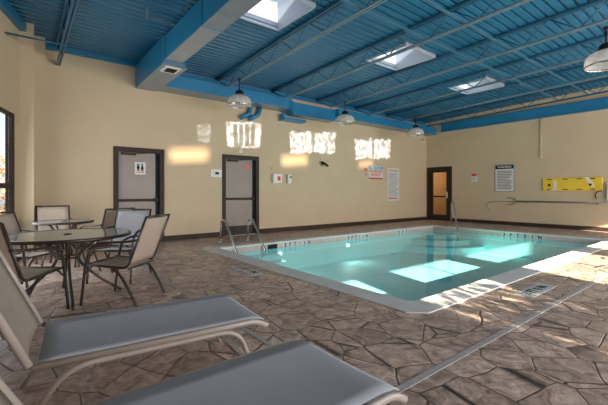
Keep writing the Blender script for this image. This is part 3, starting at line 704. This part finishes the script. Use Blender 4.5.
# ------------------------------------------------------------------ loungers (local: x = towards the foot, y = across)
def lounger(loc, rz, label, ang=66):
    t = thing('lounge_chair', label, 'lounge chair', (*loc, 0), rz, 'grey sling lounge chairs')
    W = .335; H = .37; Lf = 1.175; th = math.radians(ang); bl = .78
    def P(u, v, z=0): return (u, v, z)
    def cloth(path, nm):
        b = MB(); rows = []
        n = len(path)
        for i, (u, z, nx, nz) in enumerate(path):
            rows.append([(u + nx*.022*(1-q*q), (W-.02)*q, z + nz*.022*(1-q*q)) for q in [-1+2*j/8 for j in range(9)]])
        for r, q in zip(rows, rows[1:]):
            for j in range(8): b.poly([r[j], r[j+1], q[j+1], q[j]])
        bmesh.ops.remove_doubles(b.b, verts=b.b.verts, dist=1e-5)
        for f_ in b.b.faces: f_.smooth = True
        bmesh.ops.solidify(b.b, geom=b.b.faces[:], thickness=.006); return b.build(nm, M['lsling'] if nm == 'seat_sling' else M['tan2'], t)
    cloth([(Lf*i/14 + .02, H+.012, 0, -1) for i in range(14)] + [(Lf+.015, H+.004, 0, -.6), (Lf+.045, H-.012, 0, -.2)], 'seat_sling')
    c, s = math.cos(th), math.sin(th)
    cloth([(-.01-c*bl*i/12, H+.02+s*bl*i/12, -s, -c) for i in range(13)], 'back_sling')
    for q in (-1, 1):
        y = q*W
        # seat rail runs past the leg and dips at the foot
        b = MB(); b.tube(fillet([(0, y, H), (Lf-.02, y, H), (Lf+.06, y, H-.045)], .05), .0145, 10, (1.2, .9)); b.build('seat_rail', M['lframe'], t)
        b = MB(); b.tube([(-.01, y, H+.01), (-.01-c*bl, y, H+.01+s*bl)], .0155, 10, (1.2, .9)); b.build('back_rail', M['lframe'], t)
        # legs: bent tubes under the rail
        yi = y - q*.0
        b = MB(); b.tube(fillet([(-.10, yi, 0), (.14, yi, H-.030), (Lf-.14, yi, H-.030), (Lf-.02, yi, 0)], .12, 8), .0155, 10); b.build('leg_frame', M['lframe'], t)
    for u, z in ((Lf-.10, .14), (Lf-.045, .10)):
        b = MB(); b.tube([(u, -W, z), (u, W, z)], .014, 8); b.build('cross_bar', M['lframe'], t)
    b = MB(); b.tube([(-.40, -W, .30), (-.40, W, .30)], .013, 8); b.build('cross_bar', M['lframe'], t)
    b = MB(); b.tube([(-c*.42, -W, H+s*.42), (-.40, -W*.93, .30)], .011, 8); b.tube([(-c*.42, W, H+s*.42), (-.40, W*.93, .30)], .011, 8); b.build('back_prop', M['lframe'], t)
    b = MB(); b.tube([(-.01-c*bl, -W, H+.01+s*bl), (-.01-c*bl, W, H+.01+s*bl)], .017, 10); b.build('top_bar', M['lframe'], t)
    return t
M['tan2'] = sling('back_tan_sling', (.32, .26, .20), (.36, .29, .23))
lounger((.078, 2.45), -.10, 'grey sling lounge chair in front of the patio tables, back raised')
lounger((.04, 1.258), .0, 'nearest grey sling lounge chair at the bottom of the picture', 62)

# ------------------------------------------------------------------ outside
b = MB(); b.box((-30, -30, -.30), (40, YS-.2, -.15)); b.box((-30, YS-.2, -.30), (-4.3, 30, -.15)); struct(b.build('floor_outside', M['ground']))
def foliage(name, loc, r, h, n, leafm, label, cat, size=.09, base=.3):
    t = thing(name, label, cat, loc)
    b = MB()
    for k in range(n):
        a = random.uniform(0, 2*PI); q = math.sqrt(random.random()); z = base + (h-base)*random.random()
        rr = r*q*(1 - .5*abs((z-base)/(h-base)-.45))
        c = Vector((rr*math.cos(a), rr*math.sin(a), z)); s = size*random.uniform(.6, 1.3)
        d = Vector((random.uniform(-1,1), random.uniform(-1,1), random.uniform(-.6,.9))).normalized(); e = d.cross(Vector((random.random()-.5, random.random()-.5, 1))).normalized()
        b.poly([c-d*s, c+e*s*.35, c+d*s, c-e*s*.35])
    b.build('foliage', leafm, t)
    b = MB()
    for k in range(7):
        a = k*2*PI/7; b.tube(curve([(0,0,-.02), (r*.2*math.cos(a), r*.2*math.sin(a), h*.4), (r*.5*math.cos(a), r*.5*math.sin(a), h*.85)], 4), .015, 6)
    b.build('branches', M['bark'], t)
foliage('garden_shrub', (2.35, -5.6, -.15), 1.15, 2.78, 3200, M['leaf'], 'leafy green shrub outside the window behind the camera', 'shrub', .11, 1.0)
foliage('garden_shrub', (.1, -5.7, -.15), 1.0, 2.75, 900, M['leaf'], 'second leafy green shrub outside the window behind the camera', 'shrub', .11, 1.0)
foliage('autumn_shrub', (-1.4, 11.0, -.15), 1.5, 2.3, 2600, M['rust'], 'orange leaved shrub seen through the left window', 'shrub', .10, .0)
foliage('autumn_shrub', (-4.6, 12.6, -.15), 1.5, 2.2, 2600, M['rust'], 'second orange leaved shrub farther outside the left window', 'shrub', .10, .0)

# ------------------------------------------------------------------ light
def lamp(name, kind, loc, energy, col, direction=None, **kw):
    l = bpy.data.lights.new(name, kind); l.energy = energy; l.color = col
    for k, v in kw.items(): setattr(l, k, v)
    o = bpy.data.objects.new(name, l); C.objects.link(o); o.location = loc
    if direction is not None: o.rotation_euler = Vector(direction).to_track_quat('-Z', 'Y').to_euler()
    return o
e = .345; sd = Vector((.235, .971, -e))
lamp('sun', 'SUN', (0, -20, 12), 45, (1, .86, .70), sd, angle=.009)
for (a, c, p, q) in WIN_S:
    o = lamp('window_daylight', 'AREA', ((a+c)/2, YS+.03, (p+q)/2), 190, (.92, .95, 1), (0, 1, .12), shape='RECTANGLE', size=c-a-.1, size_y=q-p-.1)
mid = lw(6.6, .05, 1.4); lamp('window_daylight', 'AREA', mid, 65, (.80, .90, 1), (.955, -.295, -.05), shape='RECTANGLE', size=2.5, size_y=2.2)
mid = lw(2.0, .05, 1.4); 
for x0, x1 in []:
    lamp('skylight_daylight', 'AREA', ((x0+x1)/2, (SY0+SY1)/2, 4.72), 60, (.85, .93, 1), (0, 0, -1), shape='RECTANGLE', size=1.0, size_y=1.0)
lamp('corridor_light', 'AREA', (XR+1.5, 8.4, 2.5), 18, (1, .72, .42), (0, 0, -1), shape='SQUARE', size=.6)

for x_ in (4.9, 7.21):   # the two pool lights are on
    lamp('pool_light_beam', 'AREA', (x_, PY1-.05, -.29), 6, (.85, 1, .97), (0, -1, -.05), shape='DISK', size=.12)
# added spot lamps imitate sunlight thrown off the water on to the back wall
def glint_spot(src, tx, tz, w, h, energy, col, mode):
    src = Vector(src); tgt = Vector((tx, YB, tz)); d = tgt - src; D = d.length
    o = lamp('glint_stand_in', 'SPOT', src, energy, col, d, spot_size=math.radians(50), spot_blend=.0, shadow_soft_size=.01)
    l = o.data; l.use_nodes = True; N, L = l.node_tree.nodes, l.node_tree.links; em = N['Emission']
    tc = N.new('ShaderNodeTexCoord'); sp = N.new('ShaderNodeSeparateXYZ'); L.new(tc.outputs['Normal'], sp.inputs[0])
    def math_(op, a, b_=None, clamp=False):
        m = N.new('ShaderNodeMath'); m.operation = op; m.use_clamp = clamp
        for i, q in enumerate((a, b_)):
            if q is None: continue
            if isinstance(q, (int, float)): m.inputs[i].default_value = q
            else: L.new(q, m.inputs[i])
        return m.outputs[0]
    az = math_('ABSOLUTE', sp.outputs['Z']); u = math_('MULTIPLY', math_('DIVIDE', sp.outputs['X'], az), D); v = math_('MULTIPLY', math_('DIVIDE', sp.outputs['Y'], az), D)
    cmb = N.new('ShaderNodeCombineXYZ'); L.new(u, cmb.inputs[0]); L.new(v, cmb.inputs[1])
    cmb.inputs[2].default_value = tx
    nz = N.new('ShaderNodeTexNoise'); nz.inputs['Scale'].default_value = 5; nz.inputs['Detail'].default_value = 2; L.new(cmb.outputs[0], nz.inputs['Vector'])
    wob = .0 if mode == 'soft' else .16
    sep = N.new('ShaderNodeSeparateColor'); L.new(nz.outputs['Color'], sep.inputs[0])
    uu = math_('ADD', u, math_('MULTIPLY', math_('SUBTRACT', sep.outputs[0], .5), wob)); vv_ = math_('ADD', v, math_('MULTIPLY', math_('SUBTRACT', sep.outputs[1], .5), wob*1.5))
    soft = .24 if mode == 'soft' else .05
    def edge(x_, half): return math_('DIVIDE', math_('SUBTRACT', half, math_('ABSOLUTE', x_)), soft, True)
    mask = math_('MULTIPLY', edge(uu, w/2), edge(vv_, h/2))
    if mode != 'soft':
        n2 = N.new('ShaderNodeTexNoise'); n2.inputs['Scale'].default_value = 8; n2.inputs['Detail'].default_value = 4; n2.inputs['Distortion'].default_value = .4; L.new(cmb.outputs[0], n2.inputs['Vector'])
        mr = N.new('ShaderNodeMapRange'); mr.inputs['From Min'].default_value = .40; mr.inputs['From Max'].default_value = .62; mr.inputs['To Min'].default_value = .30; mr.inputs['To Max'].default_value = 1.6
        L.new(n2.outputs['Fac'], mr.inputs['Value']); mask = math_('MULTIPLY', mask, mr.outputs[0])
    if mode == 'pair':   # mask paints in a dark line like the window's middle bar
        g = math_('DIVIDE', math_('SUBTRACT', math_('ABSOLUTE', uu), .02), .05, True); mask = math_('MULTIPLY', mask, math_('ADD', math_('MULTIPLY', g, .85), .15))
    if mode == 'bars':   # mask paints in dark stripes like shadows of closely spaced window bars
        inside = math_('MULTIPLY', math_('DIVIDE', math_('SUBTRACT', .36, math_('ABSOLUTE', u)), .02, True), math_('DIVIDE', math_('SUBTRACT', .28, math_('ABSOLUTE', v)), .02, True))
        fr = math_('ABSOLUTE', math_('SUBTRACT', math_('FRACT', math_('DIVIDE', math_('ADD', u, .36), .18)), .5))
        barm = math_('DIVIDE', math_('SUBTRACT', .40, fr), .05, True)
        mask = math_('MULTIPLY', mask, math_('SUBTRACT', 1, math_('MULTIPLY', math_('MULTIPLY', inside, barm), .85)))
    L.new(mask, em.inputs['Strength'])
    return o
GC = (.60, .72, 1); WC = (1, .76, .50)
glint_spot((4.3, 4.2, .05), 4.95, 2.79, 1.12, .66, 3600, (.66, .74, 1), 'bars')
glint_spot((3.2, 4.2, .05), 3.78, 2.72, .40, .42, 1400, GC, 'spot')
glint_spot((6.9, 4.2, .05), 7.48, 2.79, 1.95, .62, 3600, GC, 'pair')
glint_spot((9.8, 4.2, .05), 10.4, 2.80, 2.0, .66, 3600, GC, 'pair')
glint_spot((2.7, 5.0, .05), 3.38, 2.14, 1.2, .50, 1900, WC, 'soft')  # added spots for the lower, warm and soft wall patches
glint_spot((6.1, 5.0, .05), 6.72, 2.19, 1.2, .48, 1900, WC, 'soft')
glint_spot((9.4, 5.0, .05), 10.0, 2.24, 1.0, .42, 1300, WC, 'soft')

# world
w = bpy.data.worlds.new('sky'); bpy.context.scene.world = w; w.use_nodes = True
N, L = w.node_tree.nodes, w.node_tree.links; bg = N['Background']
st = N.new('ShaderNodeTexSky'); st.sky_type = 'NISHITA'; st.sun_disc = False; st.sun_elevation = math.radians(26); st.sun_rotation = math.radians(180); st.dust_density = 2.5
mx = N.new('ShaderNodeMix'); mx.data_type = 'RGBA'; mx.inputs['Factor'].default_value = .5; mx.inputs['B'].default_value = (4, 4.3, 4.8, 1)
L.new(st.outputs[0], mx.inputs['A']); L.new(mx.outputs['Result'], bg.inputs['Color']); bg.inputs['Strength'].default_value = .35

# ------------------------------------------------------------------ camera
cam = bpy.data.cameras.new('camera'); co = bpy.data.objects.new('camera', cam); C.objects.link(co)
co.location = (0, 0, 1.2); yaw = math.atan2(453, 359)   # view axis, measured from +X
co.rotation_euler = (PI/2, 0, yaw - PI/2)
cam.sensor_width = 36; cam.lens = 36*359/608; cam.shift_y = -(202.5-192)/608; cam.clip_start = .05
bpy.context.scene.camera = co
sc = bpy.context.scene
sc.view_settings.view_transform = 'Standard'; sc.view_settings.look = 'None'; sc.view_settings.gamma = 1; sc.view_settings.use_curve_mapping = False
sc.view_settings.exposure = .1
sc.cycles.max_bounces = 10; sc.cycles.diffuse_bounces = 5; sc.cycles.transparent_max_bounces = 12
sc.cycles.caustics_reflective = False; sc.cycles.caustics_refractive = False; sc.cycles.sample_clamp_indirect = 6
